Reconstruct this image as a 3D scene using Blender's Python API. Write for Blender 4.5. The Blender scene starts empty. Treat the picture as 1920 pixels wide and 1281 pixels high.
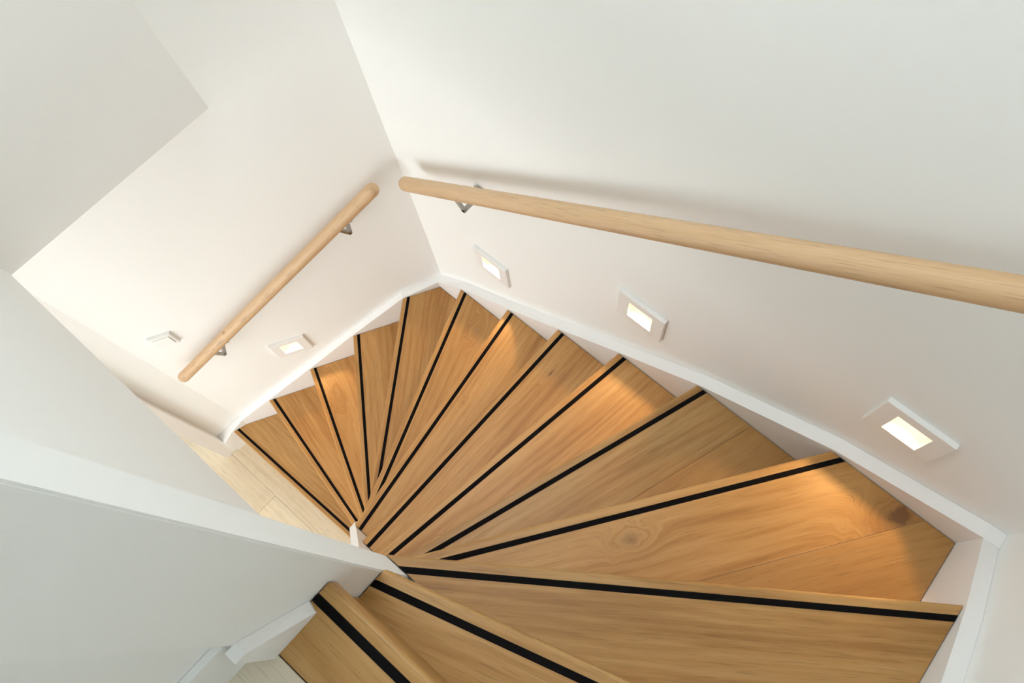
import bpy, bmesh, math, random
from mathutils import Vector, Matrix

S = bpy.context.scene
COL = S.collection
random.seed(7)

# ------------------------------------------------------------------ camera
# stair frame: x along the back wall, y towards the back wall, z up; lower floor z = 0
CAM = Vector((1.28979, -0.64555, 3.64941))
RIGHT = Vector((0.77339, 0.63346, 0.02437))
DOWN = Vector((0.59755, -0.71563, -0.36167))
FWD = Vector((-0.21166, 0.29427, -0.93199))
cd = bpy.data.cameras.new('camera')
cam = bpy.data.objects.new('camera', cd)
COL.objects.link(cam)
m = Matrix.Identity(4)
for k, v in enumerate((RIGHT, -DOWN, -FWD)):
    for r_ in range(3):
        m[r_][k] = v[r_]
m.translation = CAM
cam.matrix_world = m
cd.sensor_fit = 'HORIZONTAL'
cd.sensor_width = 36.0
cd.lens = 1304.34 * 36.0 / 1920.0
cd.shift_x = -151.58 / 1920.0
cd.shift_y = 9.33 / 1920.0
cd.clip_start = 0.02
S.camera = cam

# ------------------------------------------------------------------ sky, added fill lights, exposure
w = bpy.data.worlds.new('world')
S.world = w
w.use_nodes = True
bg = w.node_tree.nodes['Background']
bg.inputs[0].default_value = (0.86, 0.94, 1.0, 1)
bg.inputs[1].default_value = 0.6

WIN_Y = -3.4
ld = bpy.data.lights.new('hall_fill', 'AREA')      # fill light added for the bright lower hall; its window is assumed
ld.shape = 'RECTANGLE'
ld.size, ld.size_y = 2.0, 1.5
ld.energy = 45
ld.color = (0.99, 0.99, 1.0)
lo = bpy.data.objects.new('hall_fill', ld)
COL.objects.link(lo)
lo.location = (-0.2, WIN_Y - 0.12, 1.15)
lo.rotation_euler = (math.radians(90), 0, 0)

LAND_Y = -2.9
FILL_HOLE = (-0.12, 0.85, -0.86, -0.03)                          # made-up ceiling opening for the fill light above the stair: x0, x1, y0, y1
l2 = bpy.data.lights.new('stair_fill', 'AREA')     # fill light added overhead to brighten the stairwell walls
l2.shape = 'RECTANGLE'
l2.size, l2.size_y = FILL_HOLE[1] - FILL_HOLE[0], FILL_HOLE[3] - FILL_HOLE[2]
l2.energy = 18.5
l2.color = (0.93, 0.98, 1.0)
lo = bpy.data.objects.new('stair_fill', l2)
COL.objects.link(lo)
lo.location = ((FILL_HOLE[0] + FILL_HOLE[1]) / 2, (FILL_HOLE[2] + FILL_HOLE[3]) / 2, 5.02)

l3 = bpy.data.lights.new('landing_fill', 'AREA')      # fill light added behind a made-up landing window
l3.shape = 'RECTANGLE'
l3.size, l3.size_y = 0.62, 1.25
l3.energy = 3.2
l3.color = (0.90, 0.97, 1.0)
lo = bpy.data.objects.new('landing_fill', l3)
COL.objects.link(lo)
lo.location = (1.34, LAND_Y - 0.12, 4.14)
lo.rotation_euler = (math.radians(90), 0, 0)

S.view_settings.view_transform = 'Standard'
S.view_settings.look = 'None'
S.view_settings.exposure = 0.24
S.view_settings.gamma = 1.0
S.view_settings.use_curve_mapping = False
S.cycles.use_denoising = True
S.cycles.max_bounces = 9
S.cycles.diffuse_bounces = 7
S.cycles.use_adaptive_sampling = True
S.cycles.adaptive_threshold = 0.06
S.cycles.adaptive_min_samples = 16
S.cycles.sample_clamp_indirect = 6.0

# ------------------------------------------------------------------ materials
def nodes_of(name):
    mt = bpy.data.materials.new(name)
    mt.use_nodes = True
    nt = mt.node_tree
    return mt, nt, nt.nodes['Principled BSDF']

def plain(name, col, rough=0.5, metal=0.0, spec=0.5, bump=0.0, bscale=300):
    mt, nt, p = nodes_of(name)
    p.inputs['Base Color'].default_value = (*col, 1)
    p.inputs['Roughness'].default_value = rough
    p.inputs['Metallic'].default_value = metal
    p.inputs['Specular IOR Level'].default_value = spec
    n = nt.nodes.new('ShaderNodeTexNoise')
    n.inputs['Scale'].default_value = bscale
    n.inputs['Detail'].default_value = 3
    if bump:
        b = nt.nodes.new('ShaderNodeBump')
        b.inputs['Strength'].default_value = bump
        b.inputs['Distance'].default_value = 0.001
        nt.links.new(n.outputs['Fac'], b.inputs['Height'])
        nt.links.new(b.outputs[0], p.inputs['Normal'])
    return mt

M_WALL = plain('wall_paint', (0.893, 0.907, 0.896), 0.65, spec=0.25, bump=0.25, bscale=220)
M_TRIM = plain('white_lacquer', (0.87, 0.875, 0.87), 0.42, spec=0.4, bump=0.05)
M_PLATE = plain('plate_white', (0.87, 0.875, 0.865), 0.4)
M_HOUSE = plain('housing_white', (0.9, 0.88, 0.84), 0.6)
M_STEEL = plain('brushed_steel', (0.42, 0.41, 0.38), 0.38, metal=1.0)
M_CEIL = plain('ceiling_paint', (0.82, 0.82, 0.80), 0.8, spec=0.2)

def emis(name, col, st):
    mt, nt, p = nodes_of(name)
    p.inputs['Base Color'].default_value = (0.8, 0.8, 0.8, 1)
    p.inputs['Emission Color'].default_value = (*col, 1)
    p.inputs['Emission Strength'].default_value = st
    return mt
M_LED = emis('led_warm', (1.0, 0.78, 0.45), 6.0)
M_LENS = emis('lens_warm_white', (1.0, 0.90, 0.72), 1.0)
M_LENS.node_tree.nodes['Principled BSDF'].inputs['Base Color'].default_value = (0.25, 0.23, 0.2, 1)

def strip_mat():
    mt, nt, p = nodes_of('black_rubber')
    p.inputs['Base Color'].default_value = (0.0045, 0.0036, 0.004, 1)
    p.inputs['Roughness'].default_value = 0.75
    p.inputs['Specular IOR Level'].default_value = 0.12
    return mt
M_STRIP = strip_mat()

def oak(name, seed, light, mid, dark, knots=(), grain=1.0, contrast=1.0, rough=0.42, axis='X'):
    """Oak boards; grain runs along the object's own X axis. knots: (x, y, rx, ry, darkness)."""
    mt, nt, p = nodes_of(name)
    N, Lk = nt.nodes.new, nt.links.new
    tc = N('ShaderNodeTexCoord')
    sep = N('ShaderNodeSeparateXYZ')
    Lk(tc.outputs['Object'], sep.inputs[0])
    X, Y, Z = sep.outputs
    if axis == 'Z':
        X, Z = Z, X
    def mth(op, a, b=None, c=None):
        n = N('ShaderNodeMath'); n.operation = op
        for i, v in enumerate((a, b, c)):
            if v is None: continue
            if isinstance(v, (int, float)): n.inputs[i].default_value = v
            else: Lk(v, n.inputs[i])
        return n.outputs[0]
    yy = mth('ADD', Y, mth('MULTIPLY', Z, 0.7))
    kd = None
    for (kx, ky, rx, ry, da) in knots:
        wn = N('ShaderNodeTexNoise'); wn.inputs['Scale'].default_value = 22.0; wn.inputs['Detail'].default_value = 3.0
        Lk(tc.outputs['Object'], wn.inputs['Vector'])
        wob = mth('SUBTRACT', wn.outputs['Fac'], 0.5)
        dx = mth('DIVIDE', mth('ADD', mth('SUBTRACT', X, kx), mth('MULTIPLY', wob, rx * 1.3)), rx)
        dy0 = mth('ADD', mth('SUBTRACT', Y, ky), mth('MULTIPLY', wob, ry * 1.1))
        dy = mth('DIVIDE', dy0, ry)
        d2 = mth('ADD', mth('MULTIPLY', dx, dx), mth('MULTIPLY', dy, dy))
        g = mth('POWER', 2.718, mth('MULTIPLY', d2, -1.0))
        # grain lines bend round the knot: rings near it, straight lines away from it
        ring = mth('MULTIPLY', mth('SQRT', mth('ADD', d2, 0.01)), ry * 1.15)
        yy = mth('ADD', mth('MULTIPLY', yy, mth('SUBTRACT', 1.0, g)), mth('MULTIPLY', ring, g))
        core = mth('MULTIPLY', mth('POWER', 2.718, mth('MULTIPLY', d2, -6.0)), da)
        halo = mth('MULTIPLY', g, da * 0.32)
        t = mth('ADD', core, halo)
        kd = t if kd is None else mth('ADD', kd, t)
    cmb = N('ShaderNodeCombineXYZ')
    Lk(mth('ADD', X, seed * 3.7), cmb.inputs[0])
    Lk(mth('ADD', yy, seed * 1.3), cmb.inputs[1])
    cmb.inputs[2].default_value = seed * 0.91
    def noise(sx, sy, det, rgh, dist=0.0):
        mp = N('ShaderNodeMapping')
        mp.inputs['Scale'].default_value = (sx, sy, 1.0)
        Lk(cmb.outputs[0], mp.inputs[0])
        n = N('ShaderNodeTexNoise')
        n.inputs['Scale'].default_value = 1.0
        n.inputs['Detail'].default_value = det
        n.inputs['Roughness'].default_value = rgh
        n.inputs['Distortion'].default_value = dist
        Lk(mp.outputs[0], n.inputs['Vector'])
        return n.outputs['Fac']
    broad = noise(1.4, 9, 3, 0.5, 0.6)
    fine = noise(3.5 * grain, 95, 5, 0.62, 0.3)
    pores = noise(16, 420, 2, 0.5)
    # growth rings: bands across the board, bent by a slow noise
    warp = noise(1.1, 4.5, 2, 0.5)
    ph = mth('MULTIPLY', mth('ADD', yy, mth('MULTIPLY', warp, 0.22)), 210.0)
    band = mth('MULTIPLY_ADD', mth('SINE', ph), 0.5, 0.5)
    streak = noise(2.2, 34, 4, 0.6, 0.8)
    f = mth('MULTIPLY', broad, 0.40)
    f = mth('ADD', f, mth('MULTIPLY', fine, 0.30))
    f = mth('ADD', f, mth('MULTIPLY', streak, 0.26))
    f = mth('ADD', f, mth('MULTIPLY', band, 0.06))
    f = mth('MULTIPLY_ADD', mth('SUBTRACT', f, 0.5), contrast, 0.5)
    rp = N('ShaderNodeValToRGB')
    e = rp.color_ramp.elements
    e[0].position, e[0].color = 0.28, (*dark, 1)
    e[1].position, e[1].color = 0.72, (*light, 1)
    k = e.new(0.5); k.color = (*mid, 1)
    Lk(f, rp.inputs[0])
    pr = N('ShaderNodeMapRange')
    pr.inputs['From Min'].default_value = 0.30; pr.inputs['From Max'].default_value = 0.45
    pr.inputs['To Min'].default_value = 0.72; pr.inputs['To Max'].default_value = 1.0
    Lk(pores, pr.inputs['Value'])
    mx = N('ShaderNodeMix'); mx.data_type = 'RGBA'; mx.blend_type = 'MULTIPLY'
    mx.inputs['Factor'].default_value = 0.8
    Lk(rp.outputs[0], mx.inputs['A']); Lk(pr.outputs[0], mx.inputs['B'])
    out = mx.outputs['Result']
    if kd is not None:
        m2 = N('ShaderNodeMix'); m2.data_type = 'RGBA'
        kd = mth('MULTIPLY', kd, mth('MULTIPLY_ADD', mth('SUBTRACT', streak, 0.5), 3.2, 0.95))
        Lk(mth('MAXIMUM', mth('MINIMUM', kd, 0.9), 0.0), m2.inputs['Factor'])
        Lk(out, m2.inputs['A'])
        m2.inputs['B'].default_value = (0.17, 0.075, 0.03, 1)
        out = m2.outputs['Result']
    Lk(out, p.inputs['Base Color'])
    p.inputs['Roughness'].default_value = rough
    p.inputs['Specular IOR Level'].default_value = 0.4
    b = N('ShaderNodeBump')
    b.inputs['Strength'].default_value = 0.12
    b.inputs['Distance'].default_value = 0.0006
    Lk(pores, b.inputs['Height'])
    Lk(b.outputs[0], p.inputs['Normal'])
    return mt

OL, OM, OD = (0.515, 0.300, 0.112), (0.445, 0.238, 0.074), (0.335, 0.160, 0.042)
def tone(c, k, warm=0.0):
    return (c[0] * k * (1 + warm), c[1] * k, c[2] * k * (1 - warm))
M_RAIL = oak('beech_rail', 31, (0.67, 0.465, 0.285), (0.605, 0.40, 0.225), (0.50, 0.305, 0.155), contrast=0.8, axis='X')
M_RAIL2 = oak('beech_rail_knotty', 57, (0.67, 0.465, 0.285), (0.605, 0.40, 0.225), (0.50, 0.305, 0.155), ((0.93, 0.004, 0.010, 0.006, 1.0), (1.17, -0.012, 0.012, 0.005, 1.0)), contrast=0.8)
M_FLOOR = oak('pale_oak_floor', 17, (0.80, 0.71, 0.54), (0.74, 0.635, 0.46), (0.61, 0.49, 0.32), contrast=0.95)
M_FLOOR2 = oak('pale_oak_floor_b', 23, (0.78, 0.69, 0.53), (0.71, 0.60, 0.43), (0.57, 0.45, 0.29), contrast=1.0)
M_LAND = oak('grey_oak_landing', 41, (0.76, 0.69, 0.55), (0.69, 0.61, 0.47), (0.57, 0.49, 0.36), contrast=0.9)

# ------------------------------------------------------------------ helpers
def tag(o, label=None, cat=None, group=None, kind=None):
    if label: o['label'] = label
    if cat: o['category'] = cat
    if group: o['group'] = group
    if kind: o['kind'] = kind
    return o

def mesh_obj(name, bm, mat, parent=None, loc=(0, 0, 0), rotz=0.0, smooth=False):
    bmesh.ops.recalc_face_normals(bm, faces=bm.faces)
    me = bpy.data.meshes.new(name)
    bm.to_mesh(me); bm.free()
    me.materials.append(mat)
    if smooth:
        for pl in me.polygons: pl.use_smooth = True
    o = bpy.data.objects.new(name, me)
    COL.objects.link(o)
    o.location = loc
    o.rotation_euler = (0, 0, rotz)
    if parent: o.parent = parent
    return o

def empty(name, loc=(0, 0, 0), rotz=0.0):
    o = bpy.data.objects.new(name, None)
    o.empty_display_size = 0.1
    COL.objects.link(o)
    o.location = loc; o.rotation_euler = (0, 0, rotz)
    return o

def box(bm, x0, x1, y0, y1, z0, z1):
    v = [bm.verts.new((x, y, z)) for z in (z0, z1) for x, y in ((x0, y0), (x1, y0), (x1, y1), (x0, y1))]
    for f in ((0, 1, 2, 3), (4, 5, 6, 7), (0, 1, 5, 4), (1, 2, 6, 5), (2, 3, 7, 6), (3, 0, 4, 7)):
        bm.faces.new([v[i] for i in f])
    return v

def prism(bm, poly, z0, z1):
    """poly: plan points; z0/z1 numbers or lists per point."""
    n = len(poly)
    zl = z0 if isinstance(z0, (list, tuple)) else [z0] * n
    zh = z1 if isinstance(z1, (list, tuple)) else [z1] * n
    lo_ = [bm.verts.new((p[0], p[1], z)) for p, z in zip(poly, zl)]
    hi_ = [bm.verts.new((p[0], p[1], z)) for p, z in zip(poly, zh)]
    bm.faces.new(lo_[::-1]); bm.faces.new(hi_)
    for i in range(n):
        j = (i + 1) % n
        bm.faces.new((lo_[i], lo_[j], hi_[j], hi_[i]))
    return lo_, hi_

def side_board(bm, P0, P1, t, prof):
    """Upright board on plan line P0->P1 (thickness t to its left); prof: [(u, z_low, z_high)...] along it."""
    d = (Vector(P1) - Vector(P0)).normalized()
    n = Vector((-d.y, d.x))
    rows = []
    for u, zl, zh in prof:
        a = Vector(P0) + d * u
        c = a + n * t
        rows.append([bm.verts.new((a.x, a.y, zl)), bm.verts.new((a.x, a.y, zh)),
                     bm.verts.new((c.x, c.y, zh)), bm.verts.new((c.x, c.y, zl))])
    for a, c in zip(rows, rows[1:]):
        for i in range(4):
            j = (i + 1) % 4
            bm.faces.new((a[i], a[j], c[j], c[i]))
    bm.faces.new(rows[0]); bm.faces.new(rows[-1][::-1])

def clip(poly, n, d):
    """keep the part of poly where n.p <= d"""
    out = []
    for i in range(len(poly)):
        a, b = poly[i], poly[(i + 1) % len(poly)]
        fa = n[0] * a[0] + n[1] * a[1] - d
        fb = n[0] * b[0] + n[1] * b[1] - d
        if fa <= 0: out.append(a)
        if fa * fb < 0:
            t = fa / (fa - fb)
            out.append((a[0] + (b[0] - a[0]) * t, a[1] + (b[1] - a[1]) * t))
    return out

def wall_with_holes(bm, O, u, n, t, u0, u1, z0, z1, holes):
    """wall slab: face in the plane through O along u (plan), thickness t along n (away from the room)."""
    us = sorted({u0, u1, *[h[0] for h in holes], *[h[1] for h in holes]})
    zs = sorted({z0, z1, *[h[2] for h in holes], *[h[3] for h in holes]})
    O, u, n = Vector(O), Vector(u), Vector(n)
    def P(a, z, k):
        q = O + u * a + n * k
        return (q.x, q.y, z)
    V = {}
    def vert(a, z, k):
        key = (round(a, 5), round(z, 5), k)
        if key not in V: V[key] = bm.verts.new(P(a, z, t * k))
        return V[key]
    for ua, ub in zip(us, us[1:]):
        for za, zb in zip(zs, zs[1:]):
            if any(h[0] <= ua and ub <= h[1] and h[2] <= za and zb <= h[3] for h in holes):
                continue
            for k in (0, 1):
                bm.faces.new((vert(ua, za, k), vert(ub, za, k), vert(ub, zb, k), vert(ua, zb, k)))
    for h in holes:
        c = [(h[0], h[2]), (h[1], h[2]), (h[1], h[3]), (h[0], h[3])]
        for i in range(4):
            a, b = c[i], c[(i + 1) % 4]
            bm.faces.new((vert(*a, 0), vert(*b, 0), vert(*b, 1), vert(*a, 1)))
    for a, b in zip(us, us[1:]):
        for z in (z0, z1):
            bm.faces.new((vert(a, z, 0), vert(b, z, 0), vert(b, z, 1), vert(a, z, 1)))
    for a, b in zip(zs, zs[1:]):
        for q in (u0, u1):
            bm.faces.new((vert(q, a, 0), vert(q, b, 0), vert(q, b, 1), vert(q, a, 1)))

# ------------------------------------------------------------------ dimensions
R = 0.19                                   # rise
Zt = lambda i: (15 - i) * R                # top of tread i (1 = upper floor edge ... 14 = first above lower floor)
UP = Zt(1)                                 # upper floor level 2.66
LX = 1.8413                                # stringer face of the right-hand wall
DLx, DLy = -0.49707, -0.86771              # direction of the angled left wall
NLx, NLy = -0.86771, 0.49707               # its normal, out of the room
STL = 0.03                                 # the same on the angled left wall
ST = 0.035                                 # stringer thickness
TOP = 4.9                                  # top of upper walls
def SL(s, off=0.0):                        # point on the left stringer face / wall
    return (DLx * s + NLx * off, DLy * s + NLy * off)

# ------------------------------------------------------------------ step light positions
LENS_W, LENS_H, PL_W, PL_H = 0.076, 0.078, 0.148, 0.131
BACK_LIGHTS = [(1.5788, 2.331), (0.9525, 1.981), (0.3596, 1.530)]
LEFT_LIGHT = (0.690, 0.800)

# ------------------------------------------------------------------ walls
bm = bmesh.new()
hl = [(x - LENS_W / 2, x + LENS_W / 2, z - LENS_H / 2, z + LENS_H / 2) for x, z in BACK_LIGHTS]
wall_with_holes(bm, (0, ST), (1, 0), (0, 1), 0.12, -0.12, LX + ST + 0.12, -0.02, TOP, hl)
tag(mesh_obj('wall_back', bm, M_WALL), 'long white wall behind the handrail with three step lights', 'wall', kind='structure')

WC = (-0.0145, ST)
bm = bmesh.new()
s0 = -((WC[1] - NLy * STL) / -DLy)          # where the left wall meets the back wall
sl, zl = LEFT_LIGHT
wall_with_holes(bm, SL(0, STL), (DLx, DLy), (NLx, NLy), 0.12, s0, 1.165, -0.02, TOP,
                [(sl - LENS_W / 2, sl + LENS_W / 2, zl - LENS_H / 2, zl + LENS_H / 2)])
# short return of this wall towards the lower hall
B0 = SL(1.165, STL)
prism(bm, [B0, (-0.655, -1.140), (-0.660, -1.200), (-0.80, -1.21), SL(1.165, STL + 0.12)], -0.02, 2.6)
tag(mesh_obj('wall_left', bm, M_WALL), 'white angled wall carrying the short handrail', 'wall', kind='structure')

bm = bmesh.new()
box(bm, LX + ST, LX + ST + 0.12, -3.0, ST, -0.02, TOP)
tag(mesh_obj('wall_right', bm, M_WALL), 'white wall at the right end of the stair turn', 'wall', kind='structure')

# upper storey walls round the stair opening (their lower edge is the underside of the upper floor)
ZB = 2.188
bm = bmesh.new()
prism(bm, [(-0.2109, -0.3085), (-0.1781, -0.9037), (-0.30, -0.9037), (-0.34, -0.3085)], ZB, TOP)
tag(mesh_obj('wall_upper_left', bm, M_WALL), 'upper wall hanging above the lower flight, grey in shade', 'wall', kind='structure')
bm = bmesh.new()
box(bm, -0.1781, 0.944, -1.02, -0.904, ZB, TOP)
tag(mesh_obj('wall_upper_inner', bm, M_WALL), 'pale upper wall between stair opening and upper floor', 'wall', kind='structure')
bm = bmesh.new()
box(bm, 0.945, 1.0065, -0.92, -0.789, 1.70, TOP)
bmesh.ops.bevel(bm, geom=[e for e in bm.edges if abs(e.verts[0].co.z - e.verts[1].co.z) > 1], offset=0.002, segments=2, affect='EDGES')
tag(mesh_obj('wall_post', bm, M_WALL), 'narrow grey wall end beside the top treads', 'wall', kind='structure')
bm = bmesh.new()
box(bm, 0.87, 0.990, -3.0, -0.9205, UP - 0.3, TOP)
tag(mesh_obj('wall_landing', bm, M_WALL), 'grey wall of the upper landing at the lower left', 'wall', kind='structure')

# floor slab between the storeys, seen only as the ceiling of the lower hall
bm = bmesh.new()
box(bm, -3.0, 0.87, -3.4, -1.021, ZB, ZB + 0.2)
tag(mesh_obj('ceiling', bm, M_CEIL), 'white ceiling of the lower hall under the upper floor', 'ceiling', kind='structure')
bm = bmesh.new()
box(bm, -3.0, -0.345, -1.0205, 0.2, ZB, ZB + 0.2)
me_c = mesh_obj('ceiling', bm, M_CEIL)
tag(me_c, 'white ceiling behind the angled left wall', 'ceiling', kind='structure')

bm = bmesh.new()
for x0, x1, y0, y1 in ((-0.6, FILL_HOLE[0], -3.0, 0.15), (FILL_HOLE[1], LX + ST + 0.12, -3.0, 0.15), (FILL_HOLE[0], FILL_HOLE[1], -3.0, FILL_HOLE[2]), (FILL_HOLE[0], FILL_HOLE[1], FILL_HOLE[3], 0.15)):
    box(bm, x0, x1, y0, y1, TOP, TOP + 0.1)
tag(mesh_obj('ceiling', bm, M_CEIL), 'white ceiling above the upper landing with an added light opening over the stair', 'ceiling', kind='structure')
win = tag(empty('added_window_3', ((FILL_HOLE[0] + FILL_HOLE[1]) / 2, (FILL_HOLE[2] + FILL_HOLE[3]) / 2, TOP)), 'white frame of the added light opening over the stair', 'window', kind='structure')
bm = bmesh.new()
hx, hy = (FILL_HOLE[1] - FILL_HOLE[0]) / 2, (FILL_HOLE[3] - FILL_HOLE[2]) / 2
for x0, x1, y0, y1 in ((-hx, -hx + 0.03, -hy, hy), (hx - 0.03, hx, -hy, hy), (-hx + 0.03, hx - 0.03, -hy, -hy + 0.03), (-hx + 0.03, hx - 0.03, hy - 0.03, hy)):
    box(bm, x0, x1, y0, y1, 0.02, 0.09)
mesh_obj('added_window_frame', bm, M_TRIM, win)  # made-up skylight frame round the overhead fill light
bm = bmesh.new()
wall_with_holes(bm, (0, LAND_Y), (1, 0), (0, -1), 0.10, 0.87, LX + ST + 0.12, UP - 0.3, TOP, [(1.00, 1.68, 3.49, 4.79)])
tag(mesh_obj('wall_landing_end', bm, M_WALL), 'white end wall of the upper landing with an added tall window', 'wall', kind='structure')
win = tag(empty('added_window_2', (1.34, LAND_Y, 3.49)), 'added tall narrow window at the end of the upper landing', 'window', kind='structure')
bm = bmesh.new()
for x0, x1, z0, z1 in ((-0.34, -0.31, 0, 1.3), (0.31, 0.34, 0, 1.3), (-0.31, 0.31, 0, 0.03), (-0.31, 0.31, 1.27, 1.3)):
    box(bm, x0, x1, -0.08, -0.03, z0, z1)
mesh_obj('added_window_frame', bm, M_TRIM, win)  # frame of the unseen window added for the landing fill

# lower hall walls; the window is added for the fill light
bm = bmesh.new()
wall_with_holes(bm, (0, WIN_Y), (1, 0), (0, -1), 0.10, -3.0, LX, -0.02, ZB, [(-1.2, 0.8, 0.4, 1.9)])
tag(mesh_obj('wall_hall', bm, M_WALL), 'white far wall of the lower hall with an added window', 'wall', kind='structure')
win = tag(empty('added_window_1', (-0.2, WIN_Y, 0.4)), 'added wide white framed window of the lower hall', 'window', kind='structure')
bm = bmesh.new()
for x0, x1, z0, z1 in ((-1.0, -0.95, 0, 1.5), (0.95, 1.0, 0, 1.5), (-0.025, 0.025, 0.05, 1.45), (-0.95, 0.95, 0, 0.05), (-0.95, 0.95, 1.45, 1.5)):
    box(bm, x0, x1, -0.08, -0.03, z0, z1)
mesh_obj('added_window_frame', bm, M_TRIM, win)  # frame of the assumed hall window, built round its fill light
bm = bmesh.new()
box(bm, -3.1, -3.0, -3.4, 0.2, -0.02, ZB)
tag(mesh_obj('wall_hall_side', bm, M_WALL), 'white side wall of the lower hall', 'wall', kind='structure')
bm = bmesh.new()
box(bm, 0.88, 0.94, -3.4, -0.96, -0.02, ZB)
tag(mesh_obj('wall_hall_inner', bm, M_WALL), 'white wall under the upper floor beside the first treads', 'wall', kind='structure')

# ------------------------------------------------------------------ floors with planks
bm = bmesh.new()
box(bm, -3.1, LX + ST + 0.12, -3.5, 0.2, -0.06, -0.012)
fl = tag(mesh_obj('floor', bm, M_FLOOR2), 'pale oak plank floor of the lower hall', 'floor', kind='structure')
pw = 0.182
def plank(parent, name, mat, cx, cy, zt, lx, ly, th):
    bm = bmesh.new()
    box(bm, -lx / 2, lx / 2, -ly / 2, ly / 2, -th, 0)
    bmesh.ops.bevel(bm, geom=[e for e in bm.edges if e.verts[0].co.z > -1e-5 and e.verts[1].co.z > -1e-5], offset=0.0008, segments=1, affect='EDGES')
    return mesh_obj(name, bm, mat, parent, (cx, cy, zt))
random.seed(3)
for row in range(9):
    y = -1.085 - row * pw
    x = -2.2 + random.random() * 0.8
    while x < 0.8:
        ln = random.uniform(0.9, 1.5)
        x1 = min(x + ln, 0.878)
        if x1 - x > 0.1:
            plank(fl, 'floor_plank', random.choice((M_FLOOR, M_FLOOR2)), (x + x1) / 2, y, 0.0, x1 - x - 0.0008, pw - 0.0008, 0.012)
        x += ln
bm = bmesh.new()
box(bm, 0.991, LX + ST - 0.001, -2.9, -0.93, UP - 0.25, UP - 0.012)
fu = tag(mesh_obj('floor', bm, M_LAND), 'greyish oak plank floor of the upper landing', 'floor', kind='structure')
for row in range(3):
    plank(fu, 'floor_plank', M_LAND, 1.431, -1.0142 - row * pw, UP, 0.875, pw - 0.001, 0.012)

# ------------------------------------------------------------------ staircase
stair = tag(empty('staircase', (0.7, -0.885, 0)), 'winding oak staircase with white stringers and black nosing strips', 'staircase')
SO = Vector((0.7, -0.885, 0))
# nose lines: (outer point on the stringer face, direction from inside to outside in degrees)
NOSE = {
    1: ((LX, -0.823), 0.0), 2: ((LX, -0.5415), 16.5), 3: ((LX, -0.1725), 34.6), 4: ((1.523, 0), 53.4),
    5: ((1.178, 0), 70.3), 6: ((0.924, 0), 81.0), 7: ((0.680, 0), 89.8), 8: ((0.434, 0), 98.5),
    9: ((0.163, 0), 111.4), 10: (SL(0.162), 126.4), 11: (SL(0.433), 139.7), 12: (SL(0.694), 154.2),
    13: (SL(0.961), 168.4), 14: (SL(1.228), 180.7)}
GAP = 0.002
TH = 0.040
BIG = [(-2, -2.2), (3, -2.2), (3, 1), (-2, 1)]
def outer_clip(poly):
    poly = clip(poly, (1, 0), LX - GAP)
    poly = clip(poly, (0, 1), -GAP)
    poly = clip(poly, (NLx, NLy), -GAP)
    return poly
def inner_clip(i, poly):
    if i <= 2: return clip(poly, (-1, 0), -(1.0065 + GAP))
    if i in (3, 4): return clip(poly, (0, -1), 0.789 - GAP)
    if i <= 9: return clip(poly, (0, -1), 0.885 - GAP)
    # angled inner edge of the lower flight
    a, b = Vector((0.520, -0.885)), Vector((0.345, -1.03))
    d = (b - a).normalized(); n = Vector((-d.y, d.x))
    poly = clip(poly, (n.x, n.y), n.dot(a) - GAP)
    if i >= 13: poly = clip(poly, (1, 0), 0.345)
    return poly
def half(i):                                # unit normal pointing back, into tread i, and nose offset
    P, a = NOSE[i]; a = math.radians(a)
    n = (math.sin(a), -math.cos(a))
    return n, n[0] * P[0] + n[1] * P[1] - 0.003
def band(i, a0, a1):                        # plan strip between a0 and a1 behind nose i
    n, d = half(i)
    poly = clip(BIG, (-n[0], -n[1]), -(d + a0))
    return clip(poly, n, d + a1)
random.seed(11)
KN = {4: [(1.284, -0.453, 0.050, 0.026, 0.45), (1.715, -0.035, 0.085, 0.055, 1.15)],      # plan x, y, radius along / across, darkness
      9: [(0.333, -0.09, 0.05, 0.022, 0.3)],
      8: [(0.55, -0.36, 0.02, 0.008, 0.4)], 7: [(0.76, -0.13, 0.035, 0.008, 0.5)],
      6: [(0.885, -0.74, 0.02, 0.010, 0.45), (1.13, -0.05, 0.05, 0.02, 0.35)],
      12: [(-0.16, -0.60, 0.10, 0.03, 0.15)]}
TONE = {1: (1.0, 0.0), 2: (0.98, 0.0), 3: (0.96, 0.0), 4: (1.0, 0.03), 5: (0.90, -0.01), 6: (1.06, 0.05), 7: (1.08, 0.06),
        8: (1.08, 0.05), 9: (1.06, 0.05), 10: (0.92, 0.07), 11: (1.06, 0.03), 12: (1.10, 0.06), 13: (1.05, 0.05), 14: (1.0, 0.0)}
SEAM = {4: (True, 0.197), 5: (True, 0.165)}
def to_local(poly, O, a):
    c, s = math.cos(-a), math.sin(-a)
    return [((x - O[0]) * c - (y - O[1]) * s, (x - O[0]) * s + (y - O[1]) * c) for x, y in poly]
def board(name, poly, O, a, zt, th, mat, parent, ploc, nose=0.006):
    lp = to_local(poly, O, a)
    bm = bmesh.new()
    prism(bm, lp, -th, 0)
    ne, oe = [], []
    for e in bm.edges:
        v0, v1 = e.verts
        if abs(v0.co.z - v1.co.z) > 1e-6: continue
        if abs(v0.co.y) < 1e-4 and abs(v1.co.y) < 1e-4 and nose: ne.append(e)
        elif v0.co.z > -1e-6: oe.append(e)
    if ne: bmesh.ops.bevel(bm, geom=ne, offset=nose, segments=3, affect='EDGES', profile=0.5)
    return mesh_obj(name, bm, mat, parent, (O[0] - ploc[0], O[1] - ploc[1], zt - ploc[2]), a)

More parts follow.
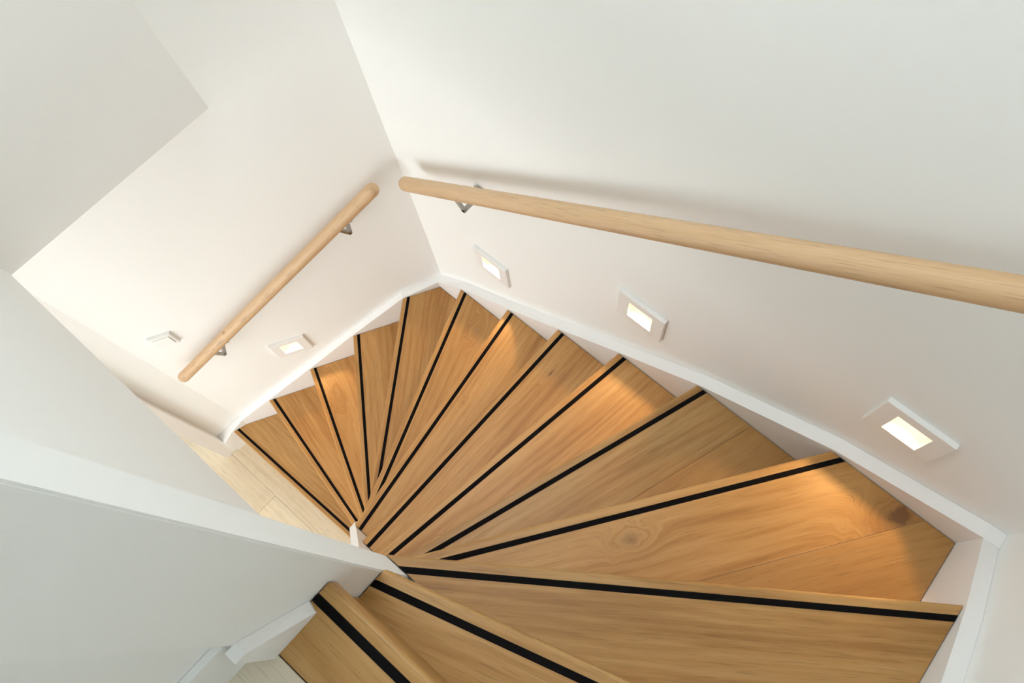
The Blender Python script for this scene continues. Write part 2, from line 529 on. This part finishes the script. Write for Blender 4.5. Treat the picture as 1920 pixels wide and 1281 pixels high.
for i in range(1, 15):
    P, ang = NOSE[i]; a = math.radians(ang)
    n, d = half(i)
    poly = band(i, 0.0, 5.0)
    if i == 1:
        poly = clip(BIG, (-n[0], -n[1]), -d); poly = clip(poly, (0, -1), 0.9215)
    else:
        n2, d2 = half(i - 1)
        poly = clip(poly, (-n2[0], -n2[1]), -(d2 - 9))        # keep
        poly = clip(poly, n2, d2 + 0.034) if False else clip(poly, (n2[0], n2[1]), d2 + 0.034)
    poly = inner_clip(i, outer_clip(poly))
    # nose midpoint is the board's own origin
    on = [q for q in poly if abs(n[0] * q[0] + n[1] * q[1] - d) < 1e-4]
    O = (sum(q[0] for q in on) / len(on), sum(q[1] for q in on) / len(on))
    k, wm = TONE[i]
    kn = [(*to_local([(q[0], q[1])], O, a)[0], *q[2:]) for q in KN.get(i, ())]
    mat = oak('oak_tread_%02d' % i, i * 1.37, tone(OL, k, wm), tone(OM, k, wm), tone(OD, k, wm), kn, contrast=1.8)
    zt = Zt(i)
    if i in SEAM:
        sd = SEAM[i][1]
        front = clip(poly, n, d + sd - 0.0003)
        rear = clip(poly, (-n[0], -n[1]), -(d + sd + 0.0003))
        t = board('tread', front, O, a, zt, TH, mat, stair, SO)
        m2 = oak('oak_plank_%02d' % i, i * 2.9, tone(OL, 0.90, 0.02), tone(OM, 0.90, 0.02), tone(OD, 0.92, 0.02), (), contrast=0.8)
        lp = to_local(rear, O, a)
        bm = bmesh.new(); prism(bm, lp, -TH, -0.0004)
        mesh_obj('plank', bm, m2, t)
    else:
        t = board('tread', poly, O, a, zt, TH, mat, stair, SO)
    # black ribbed anti-slip strip let into the tread
    sp = inner_clip(i, outer_clip(band(i, 0.0188, 0.0310)))
    lp = to_local(sp, O, a)
    bm = bmesh.new(); prism(bm, lp, -0.004, 0.0006)
    for r0 in (0.0196, 0.0222, 0.0250, 0.0278):
        rb = to_local(inner_clip(i, outer_clip(band(i, r0, r0 + 0.0016))), O, a)
        prism(bm, rb, 0.0005, 0.0014)
    mesh_obj('anti_slip_strip', bm, M_STRIP, t)
    # riser under the nose, standing on the tread below
    z_low = Zt(i + 1) if i < 14 else 0.0
    rp_ = band(i, 0.020, 0.034)
    rp_ = inner_clip(i, outer_clip(rp_))
    lp = to_local(rp_, O, a)
    bm = bmesh.new(); prism(bm, lp, z_low - zt + 0.0005, -TH)
    rm = oak('oak_riser_%02d' % i, i * 0.77 + 40, tone(OL, 0.95), tone(OM, 0.95), tone(OD, 0.95), (), contrast=0.8)
    mesh_obj('riser', bm, rm, stair, (O[0] - SO[0], O[1] - SO[1], zt), a)

# stringers
cap_back = [(0.0, 0.992), (0.163, 1.146), (0.434, 1.336), (0.680, 1.526), (0.924, 1.716), (1.178, 1.905), (1.523, 2.101), (LX, 2.199), (LX + ST - 0.0005, 2.203)]
bm = bmesh.new()
side_board(bm, (0, 0), (1, 0), ST - 0.0005, [(u, z - 0.32, z) for u, z in cap_back])
for vv in bm.verts:
    if abs(vv.co.x) < 1e-6 and vv.co.y > 0.01: vv.co.x = -0.0142
mesh_obj('stringer', bm, M_TRIM, stair, -SO)
bm = bmesh.new()
cap_left = [(0.0, 0.992), (0.162, 0.954), (0.433, 0.768), (0.694, 0.577), (0.961, 0.386), (1.15, 0.251)]
rows = []
for s, z in cap_left:
    a, c = SL(s), SL(s, STL - 0.0005) if s > 0 else (-0.0142, ST - 0.0005)
    rows.append([bm.verts.new((*a, max(z - 0.32, 0.0))), bm.verts.new((*a, z)), bm.verts.new((*c, z)), bm.verts.new((*c, max(z - 0.32, 0.0)))])
a, c = (-0.600, -1.139), (-0.654, -1.139)
a1, c1 = (-0.5925, -1.072), (-0.631, -1.072)
for (a, c, z) in ((a1, c1, 0.196), (a, c, 0.150)):
    rows.append([bm.verts.new((*a, 0.0)), bm.verts.new((*a, z)), bm.verts.new((*c, z)), bm.verts.new((*c, 0.0))])
for p, q in zip(rows, rows[1:]):
    for i in range(4):
        j = (i + 1) % 4
        bm.faces.new((p[i], p[j], q[j], q[i]))
bm.faces.new(rows[0]); bm.faces.new(rows[-1][::-1])
mesh_obj('stringer', bm, M_TRIM, stair, -SO)
bm = bmesh.new()
cap_right = [(0.0, 2.199), (0.1725, 2.288), (0.332, 2.350), (0.5415, 2.478), (0.823, 2.668), (0.95, 2.775)]
side_board(bm, (LX, 0), (LX, -1), ST - 0.0005, [(u, z - 0.32, z) for u, z in cap_right])
mesh_obj('stringer', bm, M_TRIM, stair, -SO)
# inner stringer below the upper wall, its steep cap shows beside the narrow tread ends
bm = bmesh.new()
icap = lambda x: 1.616 + (x - 0.701) * 2.16
pts = [(0.519, 1.17), (0.522, 1.21), (0.532, 1.245), (0.701, 1.616), (0.944, icap(0.944))]
side_board(bm, (0, -0.911), (1, -0.911), 0.026, [(x, z - 0.42, z) for x, z in pts])
mesh_obj('stringer', bm, M_TRIM, stair, -SO)

# ------------------------------------------------------------------ skirtings and trim
bm = bmesh.new()
# sloped board on the wall end, rising from the top nose to skirting height, with a mitred return
x0, x1 = 1.0068, 1.0245
yA, yB = -0.853, -0.929
v = {}
for ya, yb, za, zb_ in ((yA, -0.9150, UP + 0.006, UP + 0.113), (-0.9150, yB, UP + 0.113, UP + 0.113)):
    prism(bm, [(x0, ya), (x1, ya - (0.004 if ya == yA else 0)), (x1, yb), (x0, yb)], UP + 0.0005, [za, za, zb_, zb_])
bmesh.ops.remove_doubles(bm, verts=bm.verts, dist=1e-5)
tag(mesh_obj('baseboard_post', bm, M_TRIM), 'short sloped white skirting piece beside the topmost tread', 'skirting', kind='structure')
bm = bmesh.new()
box(bm, 0.9905, 1.0, -2.89, -0.9215, UP + 0.0005, UP + 0.115)
tag(mesh_obj('baseboard_landing', bm, M_TRIM), 'white skirting along the upper landing wall', 'skirting', kind='structure')
bm = bmesh.new()
prism(bm, [(-0.622, -1.1405), (-0.612, -1.1415), (-0.608, -1.203), (-0.675, -1.206), (-0.660, -1.2005), (-0.6555, -1.1405)], 0.0005, 2.12)
tag(mesh_obj('trim_1', bm, M_TRIM), 'white upright door trim at the end of the angled wall', 'door trim', kind='structure')

# ------------------------------------------------------------------ step lights
def step_light(O, u, n, label, energy):
    """O: lens centre on the wall face; u: plan direction along the wall (to the right seen from the room); n: into the room"""
    ux, uy = u
    rot = math.atan2(uy, ux)
    root = tag(empty('step_light', O, rot), label, 'step light', 'square white step lights in the stair walls')
    # local frame: x along the wall, -y into the room, z up
    assert abs(-math.sin(rot) * -1 - n[0]) < 0.02 and abs(-math.cos(rot) - n[1]) < 0.02
    w2, h2, lw, lh = PL_W / 2, PL_H / 2, LENS_W / 2, LENS_H / 2
    bm = bmesh.new()
    T = -0.012
    def ring(y, a, b): return [bm.verts.new((x, y, z)) for x, z in ((-a, -b), (a, -b), (a, b), (-a, b))]
    A, Bv, Cv, Dv, Ev = ring(-0.0003, w2, h2), ring(T + 0.0015, w2, h2), ring(T, w2 - 0.0015, h2 - 0.0015), ring(T, lw, lh), ring(-0.0003, lw, lh)
    for p, q in ((A, Bv), (Bv, Cv), (Cv, Dv), (Dv, Ev), (Ev, A)):
        for i in range(4):
            j = (i + 1) % 4
            bm.faces.new((p[i], p[j], q[j], q[i]))
    mesh_obj('face_plate', bm, M_PLATE, root)
    bm = bmesh.new()
    dp = 0.042
    f = [bm.verts.new((x, 0.0, z)) for x, z in ((-lw, -lh), (lw, -lh), (lw, lh), (-lw, lh))]
    b = [bm.verts.new((x, dp, z)) for x, z in ((-lw, -lh), (lw, -lh), (lw, lh), (-lw, lh))]
    bm.faces.new(b)
    for i in range(4):
        j = (i + 1) % 4
        bm.faces.new((f[i], f[j], b[j], b[i]))
    for vv in bm.verts: vv.co.x *= 0.998; vv.co.z *= 0.998
    mesh_obj('housing', bm, M_HOUSE, root)
    bm = bmesh.new()
    box(bm, -0.02, 0.02, 0.006, 0.032, lh - 0.0025, lh - 0.0004)
    mesh_obj('led_strip', bm, M_LED, root)
    bm = bmesh.new()
    box(bm, -lw * 0.99, lw * 0.99, 0.0385, 0.0410, -lh * 0.99, lh * 0.99)
    mesh_obj('diffuser', bm, M_LENS, root)
    l = bpy.data.lights.new('step_lamp', 'SPOT')
    l.energy = energy; l.color = (1.0, 0.60, 0.22); l.shadow_soft_size = 0.005
    l.spot_size = math.radians(88); l.spot_blend = 0.35
    o = bpy.data.objects.new('step_lamp', l)
    COL.objects.link(o); o.parent = root
    o.location = (0, 0.016, lh - 0.010)
    o.rotation_euler = (math.radians(-47), 0, 0)         # shines down and out into the room
    return root
bl = ['lit step light nearest the right-hand corner, above the knotty wide tread', 'lit step light at the middle of the long wall', 'lit step light on the long wall closest to the far corner']
for (x, z), lb, e in zip(BACK_LIGHTS, bl, (3.2, 3.0, 2.6)):
    step_light((x, ST, z), (1, 0), (0, -1), lb, e)
q = SL(LEFT_LIGHT[0], STL)
step_light((q[0], q[1], LEFT_LIGHT[1]), (-DLx, -DLy), (-NLx, -NLy), 'lit step light on the angled wall below the short handrail', 1.8)

# light switch on the angled wall
q = SL(1.030, STL)
sw = tag(empty('light_switch', (q[0], q[1], 1.17), math.atan2(-DLy, -DLx)), 'small white light switch left of the short handrail', 'light switch')
bm = bmesh.new(); box(bm, -0.041, 0.041, -0.012, -0.0003, -0.041, 0.041)
bmesh.ops.bevel(bm, geom=[e for e in bm.edges if e.verts[0].co.y < -0.011 and e.verts[1].co.y < -0.011], offset=0.002, segments=2, affect='EDGES')
mesh_obj('switch_frame', bm, M_PLATE, sw)
bm = bmesh.new(); box(bm, -0.029, 0.029, -0.0165, -0.0121, -0.029, 0.029)
mesh_obj('rocker', bm, M_PLATE, sw)

# ------------------------------------------------------------------ handrails
def handrail(label, A, B, wall_n, bracket_at, mat):
    """round rail from A to B (axis ends) with L-shaped steel brackets; wall_n: out of the room"""
    A, B = Vector(A), Vector(B)
    d = (B - A).normalized(); ln = (B - A).length
    root = tag(empty('handrail', A), label, 'handrail', 'round wooden wall handrails')
    rr = 0.0225
    bm = bmesh.new()
    prof = [(-0.004, 0.0), (-0.0035, 0.008), (-0.001, 0.0145), (0.004, 0.0192), (0.012, 0.0222), (0.022, rr), (ln / 2, rr), (ln - 0.022, rr), (ln - 0.012, 0.0222), (ln - 0.004, 0.0192), (ln + 0.001, 0.0145), (ln + 0.0035, 0.008), (ln + 0.004, 0.0)]
    seg = 32; prev = None
    for x, r_ in prof:
        cur = [bm.verts.new((x, 0, 0))] if r_ == 0 else [bm.verts.new((x, r_ * math.cos(2 * math.pi * k / seg), r_ * math.sin(2 * math.pi * k / seg))) for k in range(seg)]
        if prev:
            if len(prev) == 1:
                for k in range(seg): bm.faces.new((prev[0], cur[k], cur[(k + 1) % seg]))
            elif len(cur) == 1:
                for k in range(seg): bm.faces.new((cur[0], prev[k], prev[(k + 1) % seg]))
            else:
                for k in range(seg): bm.faces.new((prev[k], prev[(k + 1) % seg], cur[(k + 1) % seg], cur[k]))
        prev = cur
    o = mesh_obj('rail', bm, mat, root, smooth=True)
    o.rotation_mode = 'QUATERNION'
    o.rotation_quaternion = d.to_track_quat('X', 'Z')
    N = Vector((*wall_n, 0)).normalized()
    up = N.cross(d); up = up if up.z > 0 else -up
    wd = 0.065                                   # axis to wall face
    for t in bracket_at:
        c = A + d * t - A
        elbow = c - up * 0.064
        bm = bmesh.new()
        def bar(p, q_, w1, w2):
            dd = (q_ - p).normalized()
            s1 = dd.cross(d).normalized() * w1
            s2 = d * w2
            vs = [bm.verts.new(k + a_ * s1 + b_ * s2) for k in (p, q_) for a_, b_ in ((-1, -1), (1, -1), (1, 1), (-1, 1))]
            for f in ((0, 1, 2, 3), (4, 5, 6, 7), (0, 1, 5, 4), (1, 2, 6, 5), (2, 3, 7, 6), (3, 0, 4, 7)):
                bm.faces.new([vs[i] for i in f])
        bar(elbow - up * 0.005, c - up * 0.021, 0.005, 0.006)
        bar(elbow - N * 0.005, elbow + N * (wd - 0.004), 0.005, 0.006)
        br = mesh_obj('bracket', bm, M_STEEL, root)
        bm = bmesh.new()
        along = d - N * d.dot(N)
        Zv = Vector((0, 0, 1)); H = N.cross(Zv)
        cc = elbow + N * wd
        vs = [bm.verts.new(cc + H * a_ + Zv * b_ - N * k) for k in (0.0005, 0.004) for a_, b_ in ((-0.014, -0.032), (0.014, -0.032), (0.014, 0.036), (-0.014, 0.036))]
        for f in ((0, 1, 2, 3), (4, 5, 6, 7), (0, 1, 5, 4), (1, 2, 6, 5), (2, 3, 7, 6), (3, 0, 4, 7)):
            bm.faces.new([vs[i] for i in f])
        mesh_obj('wall_plate', bm, M_STEEL, br)
    return root
def zb(x): return 1.858 + (x - 0.116) * 0.779
handrail('long round wooden handrail on the wall with three step lights', (0.106, -0.035, zb(0.106)), (1.74, -0.035, zb(1.74)), (0, 1), (0.30, 1.95), M_RAIL)
a_, b_ = SL(0.068, -0.035), SL(1.088, -0.035)
handrail('short round wooden handrail on the angled wall', (*a_, 1.774), (*b_, 0.943), (NLx, NLy), (0.233, 1.098), M_RAIL2)
